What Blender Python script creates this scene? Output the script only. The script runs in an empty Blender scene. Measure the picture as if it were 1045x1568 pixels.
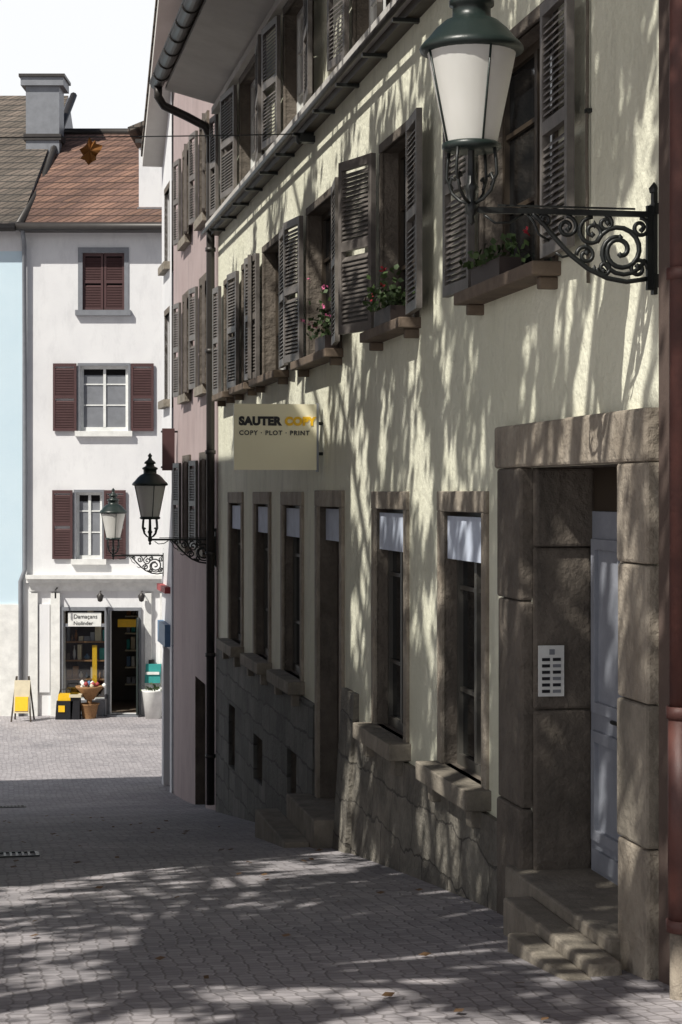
import bpy, bmesh, math, random
import numpy as np
from mathutils import Vector, Matrix
random.seed(7); np.random.seed(7)
TH=math.atan(552/3000); ST,CT=math.sin(TH),math.cos(TH)
X0=3.05
D=Vector((-ST,CT,0)); N=Vector((-CT,-ST,0)); UP=Vector((0,0,1))
def FW(s,n,z): return Vector((X0,0,0))+D*s+N*n+UP*z
def SS(px): return 9150/(px+30)/CT
def FI(x,y,z): return Vector((x,y,z))
YF=43.5
def FF(x,n,z): return Vector((x,YF-n,z))
K=3000/YF
def fx(px): return (px-522)/K
def fz(py): return (755-py)/K
GP=[(-60,-1.2),(-20,-1.3),(0,-1.62),(7,-1.98),(9,-2.2),(12,-2.46),(16.3,-2.92),(20.2,-3.4),(25.8,-4.12),(30.5,-4.7),(33.5,-4.88),(45,-4.95),(400,-4.95)]
def zg(s): return float(np.interp(s,[p[0] for p in GP],[p[1] for p in GP]))
LD=Vector((.46,.5,-.73)).normalized()
# ---------------- materials
def newmat(name):
    m=bpy.data.materials.new(name); m.use_nodes=True
    nt=m.node_tree; b=nt.nodes['Principled BSDF']
    return m,nt,b
def ramp(nt,stops):
    r=nt.nodes.new('ShaderNodeValToRGB'); e=r.color_ramp.elements
    while len(e)<len(stops): e.new(0.5)
    for i,(p,c) in enumerate(stops):
        e[i].position=p; e[i].color=(*c,1)
    return r
def rough_mat(name,c1,c2,scale=1.5,bump=0.3,bscale=40,rough=.85,stain=None,dist=.01,metal=0,stretch=None,sc2=3.1):
    m,nt,b=newmat(name); L=nt.links
    tc=nt.nodes.new('ShaderNodeTexCoord'); mp=nt.nodes.new('ShaderNodeMapping')
    L.new(tc.outputs['Object'],mp.inputs[0])
    if stretch: mp.inputs['Scale'].default_value=stretch
    n1=nt.nodes.new('ShaderNodeTexNoise'); n1.inputs['Scale'].default_value=scale; n1.inputs['Detail'].default_value=8; n1.inputs['Roughness'].default_value=.65
    L.new(mp.outputs[0],n1.inputs['Vector'])
    r=ramp(nt,[(.3,c1),(.7,c2)]); L.new(n1.outputs['Fac'],r.inputs[0])
    col=r.outputs[0]
    if stain:
        n3=nt.nodes.new('ShaderNodeTexNoise'); n3.inputs['Scale'].default_value=sc2; n3.inputs['Detail'].default_value=10; n3.inputs['Roughness'].default_value=.75
        mp2=nt.nodes.new('ShaderNodeMapping'); mp2.inputs['Scale'].default_value=(1,1,.35); L.new(tc.outputs['Object'],mp2.inputs[0]); L.new(mp2.outputs[0],n3.inputs['Vector'])
        rr=ramp(nt,[(.5,(0,0,0)),(.7,(1,1,1))]); L.new(n3.outputs['Fac'],rr.inputs[0])
        mx=nt.nodes.new('ShaderNodeMixRGB'); mx.inputs[2].default_value=(*stain,1)
        ml=nt.nodes.new('ShaderNodeMath'); ml.operation='MULTIPLY'; ml.inputs[1].default_value=.7
        L.new(rr.outputs[0],ml.inputs[0]); L.new(ml.outputs[0],mx.inputs[0]); L.new(col,mx.inputs[1]); col=mx.outputs[0]
    L.new(col,b.inputs['Base Color']); b.inputs['Roughness'].default_value=rough; b.inputs['Metallic'].default_value=metal
    if bump:
        n2=nt.nodes.new('ShaderNodeTexNoise'); n2.inputs['Scale'].default_value=bscale; n2.inputs['Detail'].default_value=6; n2.inputs['Roughness'].default_value=.6
        L.new(mp.outputs[0],n2.inputs['Vector'])
        bp=nt.nodes.new('ShaderNodeBump'); bp.inputs['Strength'].default_value=bump; bp.inputs['Distance'].default_value=dist
        L.new(n2.outputs['Fac'],bp.inputs['Height']); L.new(bp.outputs[0],b.inputs['Normal'])
    return m
def brick_mat(name,c1,c2,mortar,w,h,ms=.01,bump=.6,dist=.02,rough=.85,distort=.02,offset=.5,nscale=2.0,vary=.5):
    m,nt,b=newmat(name); L=nt.links
    tc=nt.nodes.new('ShaderNodeTexCoord')
    nz=nt.nodes.new('ShaderNodeTexNoise'); nz.inputs['Scale'].default_value=3; nz.inputs['Detail'].default_value=3
    L.new(tc.outputs['UV'],nz.inputs['Vector'])
    ad=nt.nodes.new('ShaderNodeVectorMath'); ad.operation='MULTIPLY_ADD'
    ad.inputs[1].default_value=(distort*5,distort*5,0)
    L.new(nz.outputs['Color'],ad.inputs[0]); L.new(tc.outputs['UV'],ad.inputs[2])
    br=nt.nodes.new('ShaderNodeTexBrick'); br.offset=offset
    br.inputs['Color1'].default_value=(*c1,1); br.inputs['Color2'].default_value=(*c2,1); br.inputs['Mortar'].default_value=(*mortar,1)
    br.inputs['Scale'].default_value=1; br.inputs['Brick Width'].default_value=w; br.inputs['Row Height'].default_value=h
    br.inputs['Mortar Size'].default_value=ms; br.inputs['Mortar Smooth'].default_value=.4; br.inputs['Bias'].default_value=0
    L.new(ad.outputs[0],br.inputs['Vector'])
    n1=nt.nodes.new('ShaderNodeTexNoise'); n1.inputs['Scale'].default_value=nscale; n1.inputs['Detail'].default_value=8; n1.inputs['Roughness'].default_value=.7
    L.new(tc.outputs['UV'],n1.inputs['Vector'])
    rr=ramp(nt,[(.3,(1-vary,)*3),(.7,(1+vary*.5,)*3)]); L.new(n1.outputs['Fac'],rr.inputs[0])
    mx=nt.nodes.new('ShaderNodeMixRGB'); mx.blend_type='MULTIPLY'; mx.inputs[0].default_value=1
    L.new(br.outputs['Color'],mx.inputs[1]); L.new(rr.outputs[0],mx.inputs[2]); L.new(mx.outputs[0],b.inputs['Base Color'])
    b.inputs['Roughness'].default_value=rough
    n2=nt.nodes.new('ShaderNodeTexNoise'); n2.inputs['Scale'].default_value=22; n2.inputs['Detail'].default_value=6; L.new(tc.outputs['UV'],n2.inputs['Vector'])
    mt=nt.nodes.new('ShaderNodeMath'); mt.operation='MULTIPLY_ADD'; mt.inputs[1].default_value=-1.2
    L.new(br.outputs['Fac'],mt.inputs[0]); L.new(n2.outputs['Fac'],mt.inputs[2])
    bp=nt.nodes.new('ShaderNodeBump'); bp.inputs['Strength'].default_value=bump; bp.inputs['Distance'].default_value=dist
    L.new(mt.outputs[0],bp.inputs['Height']); L.new(bp.outputs[0],b.inputs['Normal'])
    return m
def flat(name,c,rough=.5,metal=0,trans=0):
    return rough_mat(name,tuple(x*.85 for x in c),tuple(min(1,x*1.1) for x in c),scale=6,bump=.1,bscale=60,rough=rough,metal=metal)
M={}
M['green']=rough_mat('pale_plaster',(.73,.725,.565),(.85,.84,.69),scale=.8,bump=.8,bscale=16,stain=(.56,.555,.44),dist=.022)
M['plinth']=brick_mat('rough_plinth_masonry',(.26,.24,.2),(.17,.155,.13),(.11,.10,.085),.7,.34,.010,bump=.9,dist=.03,distort=.045,nscale=3,vary=.6)
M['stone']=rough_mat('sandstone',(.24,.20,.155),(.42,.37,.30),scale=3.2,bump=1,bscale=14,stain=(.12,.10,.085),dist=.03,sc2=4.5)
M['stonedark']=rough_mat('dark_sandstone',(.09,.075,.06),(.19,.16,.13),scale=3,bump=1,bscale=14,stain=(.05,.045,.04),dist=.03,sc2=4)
M['sill']=rough_mat('sill_stone',(.17,.15,.12),(.33,.29,.235),scale=4,bump=.9,bscale=18,dist=.02,stain=(.1,.09,.075))
M['sillb']=rough_mat('brown_sill',(.10,.075,.055),(.2,.15,.11),scale=5,bump=.4,bscale=45)
M['blocks']=brick_mat('stone_blocks',(.19,.185,.17),(.10,.10,.09),(.08,.08,.07),.55,.27,.015,dist=.03,distort=.03)
M['pink']=rough_mat('pink_plaster',(.36,.28,.27),(.46,.37,.36),scale=.7,bump=.3,stain=(.28,.23,.22))
M['white']=rough_mat('white_plaster',(.68,.68,.69),(.78,.78,.78),scale=.6,bump=.3,stain=(.6,.6,.61))
M['blue']=rough_mat('pale_blue_plaster',(.54,.68,.76),(.6,.73,.8),scale=.7,bump=.3)
M['brown']=rough_mat('brown_plaster',(.08,.055,.045),(.12,.085,.07),scale=1,bump=.4)
M['shut']=rough_mat('grey_shutter_paint',(.09,.08,.072),(.19,.17,.155),scale=5,bump=.3,rough=.5,bscale=30)
M['shut2']=flat('maroon_shutter_paint',(.075,.034,.034),.55)
M['wood']=flat('dark_wood',(.045,.033,.022),.5)
M['frame']=flat('window_frame_paint',(.08,.075,.065),.5)
M['framew']=flat('white_window_paint',(.75,.76,.74),.5)
M['paintw']=flat('white_paint',(.75,.75,.72),.5)
M['doorp']=rough_mat('grey_door_paint',(.22,.235,.27),(.34,.355,.4),scale=3,bump=.4,rough=.5,bscale=25)
M['iron']=flat('black_iron',(.012,.014,.013),.42)
M['irong']=flat('dark_green_iron',(.016,.026,.023),.38)
M['zinc']=flat('zinc_gutter',(.05,.045,.042),.45,.3)
M['zincl']=flat('grey_zinc',(.22,.23,.25),.5,.2)
M['redpipe']=rough_mat('red_brown_pipe',(.06,.025,.022),(.12,.045,.035),scale=6,bump=.2,rough=.55)
M['soffit']=rough_mat('soffit_boards',(.48,.46,.43),(.6,.58,.55),scale=2,bump=.2)
M['blind']=flat('blind_fabric',(.6,.66,.78),.8)
M['curtain']=flat('curtain_fabric',(.7,.7,.66),.9)
M['sign']=rough_mat('sign_cream',(.78,.73,.52),(.82,.77,.56),scale=1,bump=0,rough=.45)
M['black']=flat('black_text',(.006,.006,.009),.5)
M['yellow']=flat('yellow_paint',(.85,.5,.01),.5)
M['orange']=flat('orange_leaf',(.28,.11,.02),.7)
M['teal']=flat('teal_fabric',(.03,.3,.28),.7)
M['red']=flat('red_paint',(.35,.05,.05),.6)
M['bluep']=flat('blue_paint',(.08,.17,.3),.5)
M['cream']=flat('cream_paper',(.6,.53,.38),.7)
M['wick']=rough_mat('wicker',(.2,.1,.04),(.36,.2,.09),scale=30,bump=.6,bscale=60)
M['tile']=brick_mat('red_roof_tiles',(.27,.155,.11),(.17,.10,.08),(.07,.04,.03),.18,.2,.02,dist=.04,distort=.004,nscale=.9,vary=.6)
M['tileg']=brick_mat('grey_roof_tiles',(.2,.16,.13),(.13,.11,.09),(.05,.045,.04),.18,.2,.02,dist=.04,distort=.004,nscale=.9)
M['planter']=flat('dark_planter',(.05,.035,.03),.6)
def glass_dark(name,c=(.008,.009,.010)):
    m,nt,b=newmat(name); b.inputs['Base Color'].default_value=(*c,1); b.inputs['Roughness'].default_value=.08
    try: b.inputs['Specular IOR Level'].default_value=.3
    except Exception: pass
    n=nt.nodes.new('ShaderNodeTexNoise'); n.inputs['Scale'].default_value=1.3
    bp=nt.nodes.new('ShaderNodeBump'); bp.inputs['Strength'].default_value=.15; bp.inputs['Distance'].default_value=.02
    nt.links.new(n.outputs['Fac'],bp.inputs['Height']); nt.links.new(bp.outputs[0],b.inputs['Normal']); return m
M['glass']=glass_dark('dark_window_glass')
def clear_glass():
    m,nt,b=newmat('clear_glass'); nt.nodes.remove(b); o=nt.nodes['Material Output']
    t=nt.nodes.new('ShaderNodeBsdfTransparent'); g=nt.nodes.new('ShaderNodeBsdfGlossy'); g.inputs['Roughness'].default_value=.03
    x=nt.nodes.new('ShaderNodeMixShader'); x.inputs[0].default_value=.12
    t.inputs[0].default_value=(.75,.78,.78,1)
    nt.links.new(t.outputs[0],x.inputs[1]); nt.links.new(g.outputs[0],x.inputs[2]); nt.links.new(x.outputs[0],o.inputs[0]); return m
M['clear']=clear_glass()
def lampglass():
    m,nt,b=newmat('frosted_lamp_glass'); o=nt.nodes['Material Output']
    b.inputs['Roughness'].default_value=.35
    n=nt.nodes.new('ShaderNodeTexNoise'); n.inputs['Scale'].default_value=7
    r=ramp(nt,[(.3,(.84,.83,.78)),(.7,(.92,.91,.87))]); nt.links.new(n.outputs[0],r.inputs[0]); nt.links.new(r.outputs[0],b.inputs['Base Color'])
    t=nt.nodes.new('ShaderNodeBsdfTranslucent'); t.inputs[0].default_value=(.97,.96,.9,1)
    x=nt.nodes.new('ShaderNodeMixShader'); x.inputs[0].default_value=.4
    nt.links.new(b.outputs[0],x.inputs[1]); nt.links.new(t.outputs[0],x.inputs[2]); nt.links.new(x.outputs[0],o.inputs[0]); return m
M['lampglass']=lampglass()
def leafmat(name,c):
    m,nt,b=newmat(name)
    oi=nt.nodes.new('ShaderNodeTexCoord'); n=nt.nodes.new('ShaderNodeTexNoise'); n.inputs['Scale'].default_value=2
    nt.links.new(oi.outputs['Object'],n.inputs[0]); r=ramp(nt,[(.3,tuple(x*.6 for x in c)),(.7,tuple(x*1.4 for x in c))]); nt.links.new(n.outputs[0],r.inputs[0])
    nt.links.new(r.outputs[0],b.inputs['Base Color']); b.inputs['Roughness'].default_value=.6
    return m
M['leaf']=leafmat('leaf_green',(.05,.085,.025)); M['bark']=rough_mat('bark',(.08,.06,.045),(.16,.13,.1),scale=8,bump=.8,bscale=20)
M['flower']=flat('flower_red',(.45,.03,.05),.6); M['flowerp']=flat('flower_pink',(.55,.12,.25),.6)
M['dry']=leafmat('dry_leaves',(.15,.085,.04))
def ground_mat():
    m,nt,b=newmat('cobblestone_setts'); L=nt.links
    tc=nt.nodes.new('ShaderNodeTexCoord')
    nz=nt.nodes.new('ShaderNodeTexNoise'); nz.inputs['Scale'].default_value=1.0; nz.inputs['Detail'].default_value=2; L.new(tc.outputs['UV'],nz.inputs['Vector'])
    ad=nt.nodes.new('ShaderNodeVectorMath'); ad.operation='MULTIPLY_ADD'; ad.inputs[1].default_value=(.15,.15,0)
    L.new(nz.outputs['Color'],ad.inputs[0]); L.new(tc.outputs['UV'],ad.inputs[2])
    v=nt.nodes.new('ShaderNodeTexVoronoi'); v.inputs['Scale'].default_value=12; v.inputs['Randomness'].default_value=.4; v.feature='F1'; L.new(ad.outputs[0],v.inputs['Vector'])
    v2=nt.nodes.new('ShaderNodeTexVoronoi'); v2.inputs['Scale'].default_value=12; v2.inputs['Randomness'].default_value=.4; v2.feature='DISTANCE_TO_EDGE'; L.new(ad.outputs[0],v2.inputs['Vector'])
    sc=nt.nodes.new('ShaderNodeSeparateColor'); L.new(v.outputs['Color'],sc.inputs[0])
    r=ramp(nt,[(0,(.30,.285,.295)),(1,(.44,.42,.43))]); L.new(sc.outputs[0],r.inputs[0])
    e=ramp(nt,[(0,(0,0,0)),(.13,(1,1,1))]); L.new(v2.outputs['Distance'],e.inputs[0])
    mx=nt.nodes.new('ShaderNodeMixRGB'); mx.inputs[1].default_value=(.24,.225,.225,1); L.new(e.outputs[0],mx.inputs[0]); L.new(r.outputs[0],mx.inputs[2])
    n1=nt.nodes.new('ShaderNodeTexNoise'); n1.inputs['Scale'].default_value=.7; n1.inputs['Detail'].default_value=9; n1.inputs['Roughness'].default_value=.7; L.new(tc.outputs['UV'],n1.inputs['Vector'])
    rr=ramp(nt,[(.3,(.7,.7,.72)),(.7,(1.25,1.22,1.22))]); L.new(n1.outputs[0],rr.inputs[0])
    m2=nt.nodes.new('ShaderNodeMixRGB'); m2.blend_type='MULTIPLY'; m2.inputs[0].default_value=1; L.new(mx.outputs[0],m2.inputs[1]); L.new(rr.outputs[0],m2.inputs[2])
    L.new(m2.outputs[0],b.inputs['Base Color']); b.inputs['Roughness'].default_value=.75
    bp=nt.nodes.new('ShaderNodeBump'); bp.inputs['Strength'].default_value=.4; bp.inputs['Distance'].default_value=.01; L.new(e.outputs[0],bp.inputs['Height']); L.new(bp.outputs[0],b.inputs['Normal'])
    return m
M['ground']=ground_mat()
# ---------------- mesh builder
def empty(name):
    o=bpy.data.objects.new(name,None); bpy.context.scene.collection.objects.link(o); return o
class MB:
    def __init__(s,fr=FI): s.fr=fr; s.v=[]; s.f=[]; s.m=[]; s.mats=[]; s.sm=[]
    def mi(s,k):
        if k not in s.mats: s.mats.append(k)
        return s.mats.index(k)
    def face(s,idx,k,sm=False): s.f.append(idx); s.m.append(s.mi(k)); s.sm.append(sm)
    def quad(s,a,b,c,d,k):
        i=len(s.v); s.v+= [Vector(a),Vector(b),Vector(c),Vector(d)]; s.face((i,i+1,i+2,i+3),k)
    def tri(s,a,b,c,k):
        i=len(s.v); s.v+= [Vector(a),Vector(b),Vector(c)]; s.face((i,i+1,i+2),k)
    def obox(s,o,u,v,w,k):
        o,u,v,w=map(Vector,(o,u,v,w)); i=len(s.v)
        for a in(0,1):
            for b in(0,1):
                for c in(0,1): s.v.append(o+u*a+v*b+w*c)
        for q in((0,1,3,2),(4,6,7,5),(0,4,5,1),(2,3,7,6),(0,2,6,4),(1,5,7,3)): s.face(tuple(i+j for j in q),k)
    def box(s,a0,a1,b0,b1,c0,c1,k): s.obox((a0,b0,c0),(a1-a0,0,0),(0,b1-b0,0),(0,0,c1-c0),k)
    def tube(s,pts,r,k,seg=8,cap=True):
        pts=[Vector(p) for p in pts]; n=len(pts); rr=r if isinstance(r,(list,tuple)) else [r]*n
        i0=len(s.v); prev=None
        for i,p in enumerate(pts):
            t=(pts[min(i+1,n-1)]-pts[max(i-1,0)]).normalized()
            if prev is None:
                a=Vector((0,0,1)) if abs(t.z)<.9 else Vector((1,0,0))
                x=t.cross(a).normalized()
            else:
                x=(prev-t*prev.dot(t)).normalized()
            prev=x; y=t.cross(x)
            for j in range(seg):
                an=2*math.pi*j/seg; s.v.append(p+(x*math.cos(an)+y*math.sin(an))*rr[i])
        for i in range(n-1):
            for j in range(seg):
                a=i0+i*seg+j; b=i0+i*seg+(j+1)%seg
                s.face((a,b,b+seg,a+seg),k,True)
        if cap:
            s.face(tuple(i0+j for j in range(seg)),k); s.face(tuple(i0+(n-1)*seg+j for j in range(seg)),k)
    def lathe(s,c,prof,k,seg=24):
        c=Vector(c); i0=len(s.v)
        for r,z in prof:
            for j in range(seg):
                a=2*math.pi*j/seg; s.v.append(c+Vector((r*math.cos(a),r*math.sin(a),z)))
        for i in range(len(prof)-1):
            for j in range(seg):
                a=i0+i*seg+j; b=i0+i*seg+(j+1)%seg; s.face((a,b,b+seg,a+seg),k,True)
    def make(s,name,parent=None,bevel=0):
        me=bpy.data.meshes.new(name); me.from_pydata([s.fr(*p) for p in s.v],[],s.f)
        for k in s.mats: me.materials.append(M[k])
        me.polygons.foreach_set('material_index',s.m); me.polygons.foreach_set('use_smooth',s.sm)
        uv=me.uv_layers.new(name='UVMap'); li=np.zeros(len(me.loops),dtype=np.int32); me.loops.foreach_get('vertex_index',li)
        base=np.array([(p[0]+p[1],p[2]) for p in s.v])
        uv.data.foreach_set('uv',base[li].astype(np.float32).ravel())
        bm=bmesh.new(); bm.from_mesh(me); bmesh.ops.recalc_face_normals(bm,faces=bm.faces); bm.to_mesh(me); bm.free()
        o=bpy.data.objects.new(name,me); bpy.context.scene.collection.objects.link(o)
        if parent: o.parent=parent
        if bevel:
            b=o.modifiers.new('bev','BEVEL'); b.width=bevel; b.segments=2; b.limit_method='ANGLE'
        return o
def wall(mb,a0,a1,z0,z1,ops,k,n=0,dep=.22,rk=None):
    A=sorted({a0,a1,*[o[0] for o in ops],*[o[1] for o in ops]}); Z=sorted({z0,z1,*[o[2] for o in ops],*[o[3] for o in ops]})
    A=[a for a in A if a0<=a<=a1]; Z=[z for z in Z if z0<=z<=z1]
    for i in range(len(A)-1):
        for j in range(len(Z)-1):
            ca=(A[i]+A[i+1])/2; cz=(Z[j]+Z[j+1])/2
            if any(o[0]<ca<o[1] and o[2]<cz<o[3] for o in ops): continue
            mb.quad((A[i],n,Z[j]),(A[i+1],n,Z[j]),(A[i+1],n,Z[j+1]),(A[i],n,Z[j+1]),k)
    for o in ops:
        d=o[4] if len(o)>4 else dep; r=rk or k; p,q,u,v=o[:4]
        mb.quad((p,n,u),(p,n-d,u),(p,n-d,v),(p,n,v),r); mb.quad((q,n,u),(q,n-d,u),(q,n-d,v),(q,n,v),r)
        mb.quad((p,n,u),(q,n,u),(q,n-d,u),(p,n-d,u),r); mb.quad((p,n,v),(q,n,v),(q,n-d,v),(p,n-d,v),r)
def window(mb,a0,a1,z0,z1,n,fk='frame',gk='glass',mull=1,trans=(.35,.68),fw=.055,curtain=False):
    mb.box(a0,a0+fw,n-.05,n,z0,z1,fk); mb.box(a1-fw,a1,n-.05,n,z0,z1,fk)
    mb.box(a0+fw,a1-fw,n-.05,n,z1-fw,z1,fk); mb.box(a0+fw,a1-fw,n-.05,n,z0,z0+fw*1.3,fk)
    for i in range(mull):
        c=a0+(a1-a0)*(i+1)/(mull+1); mb.box(c-.03,c+.03,n-.045,n+.008,z0+fw*1.3,z1-fw,fk)
    ed=[a0+fw]+[a0+(a1-a0)*(i+1)/(mull+1) for i in range(mull)]+[a1-fw]
    for t in trans:
        z=z0+(z1-z0)*t
        for i in range(len(ed)-1):
            l=ed[i]+(.03 if i>0 else 0); r=ed[i+1]-(.03 if i<len(ed)-2 else 0)
            mb.box(l,r,n-.04,n-.006,z-.014,z+.014,fk)
    mb.quad((a0,n-.03,z0),(a1,n-.03,z0),(a1,n-.03,z1),(a0,n-.03,z1),gk)
    if curtain:
        w=(a1-a0)*.28
        for q in (a0+fw,a1-fw-w): 
            mb.quad((q,n-.028,z0+.05),(q+w,n-.028,z0+.05),(q+w,n-.028,z1-.05),(q,n-.028,z1-.05),'curtain')
def surround(mb,a0,a1,z0,z1,w=.13,k='stone',pr=.03,sillk='sill',sp=.13,sill=True,sh_=.12):
    mb.box(a0-w,a0,-.02,pr,z0,z1,k); mb.box(a1,a1+w,-.02,pr,z0,z1,k); mb.box(a0-w,a1+w,-.02,pr+.002,z1,z1+w*1.2,k)
    if sill: mb.box(a0-w-.05,a1+w+.05,-.05,sp,z0-sh_,z0,sillk)
def shutter(mb,h,sg,w,z0,z1,ang=0,n=.035,k='shut',th=.04):
    c,s_=math.cos(ang),math.sin(ang); u=Vector((sg*c,s_,0)); t=Vector((-sg*s_,c,0))*th; o=Vector((h,n,0)); st=.05
    Zv=Vector((0,0,1))
    mb.obox(o+Zv*z0,u*st,t,Zv*(z1-z0),k); mb.obox(o+u*(w-st)+Zv*z0,u*st,t,Zv*(z1-z0),k)
    H=z1-z0; rails=[0,H*.5-.03,H-.07]
    for r in rails: mb.obox(o+u*st+Zv*(z0+r),u*(w-2*st),t,Zv*.07,k)
    z=z0+.09
    while z<z1-.09:
        if not (z0+H*.5-.07<z<z0+H*.5+.03):
            mb.obox(o+u*st+Zv*z+t*.05,u*(w-2*st),t*.85+Zv*(-.036),Zv*.009,k)
        z+=.036
# ================= GROUND
g=MB(FW)
sv=sorted(set([-90,-60,-20,60,100,200,400]+list(np.arange(-15,46,1.0))))
tv=[-200,-60,-20,-1,0,1.5,3,4.5,6,8,12,30,60,200]
def zs(s): return sum(zg(s+d) for d in(-1.5,-.75,0,.75,1.5))/5
for i,s in enumerate(sv):
    for n in tv: g.v.append(Vector((s,n,zs(s))))
W_=len(tv)
for i in range(len(sv)-1):
    for j in range(W_-1):
        a=i*W_+j; g.face((a,a+1,a+W_+1,a+W_),'ground',True)
go=g.make('ground')
me=go.data; uvd=me.uv_layers[0].data
for l in me.loops:
    p=g.v[l.vertex_index]; uvd[l.index].uv=(p[0],p[1])
def grate(px,py,w,d):
    Z=-2.6
    for _ in range(20):
        Y=-Z*3000/(py-755); X=(px-522)/3000*Y; s=(X-X0)*D.x+Y*D.y; n=(X-X0)*N.x+Y*N.y; Z=zs(s)
    mb=MB(FW); sl=(zs(s+.2)-zs(s-.2))/.4
    def bar(a,b,c,e,h): 
        mb.obox((s+a,n+c,zs(s)+sl*a+.001),(b-a,0,sl*(b-a)),(0,e-c,0),(0,0,h),'iron')
    bar(-d,-d+.03,-w,w,.012); bar(d-.03,d,-w,w,.012); bar(-d+.03,d-.03,-w,-w+.03,.012); bar(-d+.03,d-.03,w-.03,w,.012)
    k=-w+.07
    while k<w-.05: bar(-d+.03,d-.03,k,k+.02,.010); k+=.05
    mb.make('drain_grate')
grate(18,1310,.22,.28); grate(18,1236,.2,.2)
# ================= PALE GREEN HOUSE
root=empty('pale_green_house')
E0,E1=8.93,25.55; TOP=5.0
first=[(10.57,12.08),(13.9,15.1),(16.85,18.5),(19.8,21.4),(22.05,23.1),(23.95,24.8)]
FZ=(1.22,2.58)
grd=[(12.05,13.1),(14.27,15.33),(18.9,20.0),(21.0,22.05),(23.2,24.3)]
GZ=(-1.78,-.12)
sec=[(12.0,13.4),(14.9,16.2),(18.3,19.9),(21.5,23.3),(24.2,25.1)]
SZ=(3.52,4.78)
ops=[(a,b,*FZ,.16) for a,b in first]+[(a,b,*GZ,.12) for a,b in grd]+[(a,b,*SZ,.16) for a,b in sec]
ops.append((9.35,11.01,-2.16,.14,.34)); ops.append((16.8,17.9,-2.78,-.12,.2))
cell=[(19.0,19.6,-2.95,-2.5),(21.3,22.0,-3.15,-2.65),(23.6,24.2,-3.3,-2.55)]
ops+=[(a,b,c,d,.25) for a,b,c,d in cell]
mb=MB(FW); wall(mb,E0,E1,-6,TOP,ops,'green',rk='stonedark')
mb.quad((E1,0,-6),(E1,-9,-6),(E1,-9,TOP),(E1,0,TOP),'green'); mb.quad((E0,0,-6),(E0,-9,-6),(E0,-9,TOP),(E0,0,TOP),'green')
mb.quad((E0,-9,-6),(E1,-9,-6),(E1,-9,TOP),(E0,-9,TOP),'green')
mb.make('walls',root)
mb=MB(FW)
def batter(a,b,zt,pt,pb,k,zb=-6):
    i=len(mb.v); mb.v+=[Vector(p) for p in((a,-.02,zb),(b,-.02,zb),(b,-.02,zt),(a,-.02,zt),(a,pb,zb),(b,pb,zb),(b,pt,zt),(a,pt,zt))]
    for q in((4,5,6,7),(7,6,2,3),(0,4,7,3),(1,5,6,2)): mb.face(tuple(i+j for j in q),k)
batter(11.57,16.05,-1.92,.035,.22,'plinth')
batter(16.05,16.6,-1.62,.04,.3,'plinth')
batter(18.05,18.95,-1.92,.035,.1,'blocks')
for a,b in((18.95,19.0),(19.6,21.3),(22.0,23.6),(24.2,25.5)): batter(a,b,-1.93,.034,.05,'blocks')
for a,b,c,d in cell:
    batter(a,b,-1.93,.034,.035,'blocks',d); batter(a,b,c,.036,.05,'blocks')
    mb.quad((a,-.2,c),(b,-.2,c),(b,-.2,d),(a,-.2,d),'wood')
    for t in np.linspace(a+.08,b-.08,5): mb.tube([(t,-.08,c),(t,-.08,d)],.012,'iron',6)
mb.make('plinth',root)
mb=MB(FW); wm=MB(FW); sh=MB(FW)
for i,(a,b) in enumerate(first):
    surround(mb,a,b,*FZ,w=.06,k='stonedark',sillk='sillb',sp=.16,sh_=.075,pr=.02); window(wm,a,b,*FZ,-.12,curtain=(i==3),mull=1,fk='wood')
for a,b in grd:
    surround(mb,a,b,*GZ,w=.11,k='stone',pr=.025,sp=.16); window(wm,a,b,GZ[0],GZ[1],-.085,fk='frame',trans=(.3,.7))
    wm.box(a+.01,b-.01,-.05,-.02,GZ[1]-.31,GZ[1]-.03,'blind')
for i,(a,b) in enumerate(sec):
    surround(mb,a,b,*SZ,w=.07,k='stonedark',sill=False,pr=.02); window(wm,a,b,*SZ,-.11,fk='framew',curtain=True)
for a,b in grd:
    for q in(a-.05,b-.07): mb.obox((q,-.02,GZ[0]-.24),(.12,0,0),(0,.12,0),(0,0,.118),'sill')
for a,b in first:
    for q in(a-.05,b-.02): mb.obox((q,-.02,FZ[0]-.14),(.06,0,0),(0,.12,0),(0,0,.063),'sillb')
surround(mb,16.8,17.9,-2.78,-.12,w=.12,k='stone',sill=False,pr=.03)
wm.box(16.8,17.9,-.20,-.16,-2.78,-.7,'wood'); window(wm,16.8,17.9,-.7,-.12,-.16,fk='wood',mull=1,trans=())
wm.box(16.82,17.88,-.08,-.05,-.42,-.14,'blind')
for q in range(3): wm.box(16.95,17.75,-.16,-.14,-2.6+q*.62,-2.1+q*.62,'wood')
mb.make('stone_surrounds',root,.008); wm.make('windows',root)
for i,(a,b) in enumerate(first):
    w=min(.62,(b-a)/2)*.9
    an1=[.04,.08,.12,.06,.15,.08][i]; an2=[.05,.3,.12,.1,.1,.08][i]
    shutter(sh,a-.02,-1,w,FZ[0]+.02,FZ[1],an1,n=.05); shutter(sh,b+.02,1,w,FZ[0]+.02,FZ[1],an2,n=.05)
for i,(a,b) in enumerate(sec):
    w=(b-a)/2*.8
    shutter(sh,a-.02,-1,w,SZ[0]+.02,SZ[1],[.1,.2,.1,.1,.1][i],n=.05); shutter(sh,b+.02,1,w,SZ[0]+.02,SZ[1],[.1,.1,.1,.1,.1][i],n=.05)
sh.make('shutters',root)
mb=MB(FW); mb.box(E0,E1,-.02,.10,3.30,3.37,'wood'); mb.box(E0,E1,-.02,.17,3.373,3.45,'soffit'); mb.tube([(E0,.2,3.33),(E1,.2,3.33)],.022,'zinc')
for t in np.arange(E0+.5,E1,1.1): mb.box(t,t+.05,.0,.19,3.27,3.298,'iron')
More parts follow.
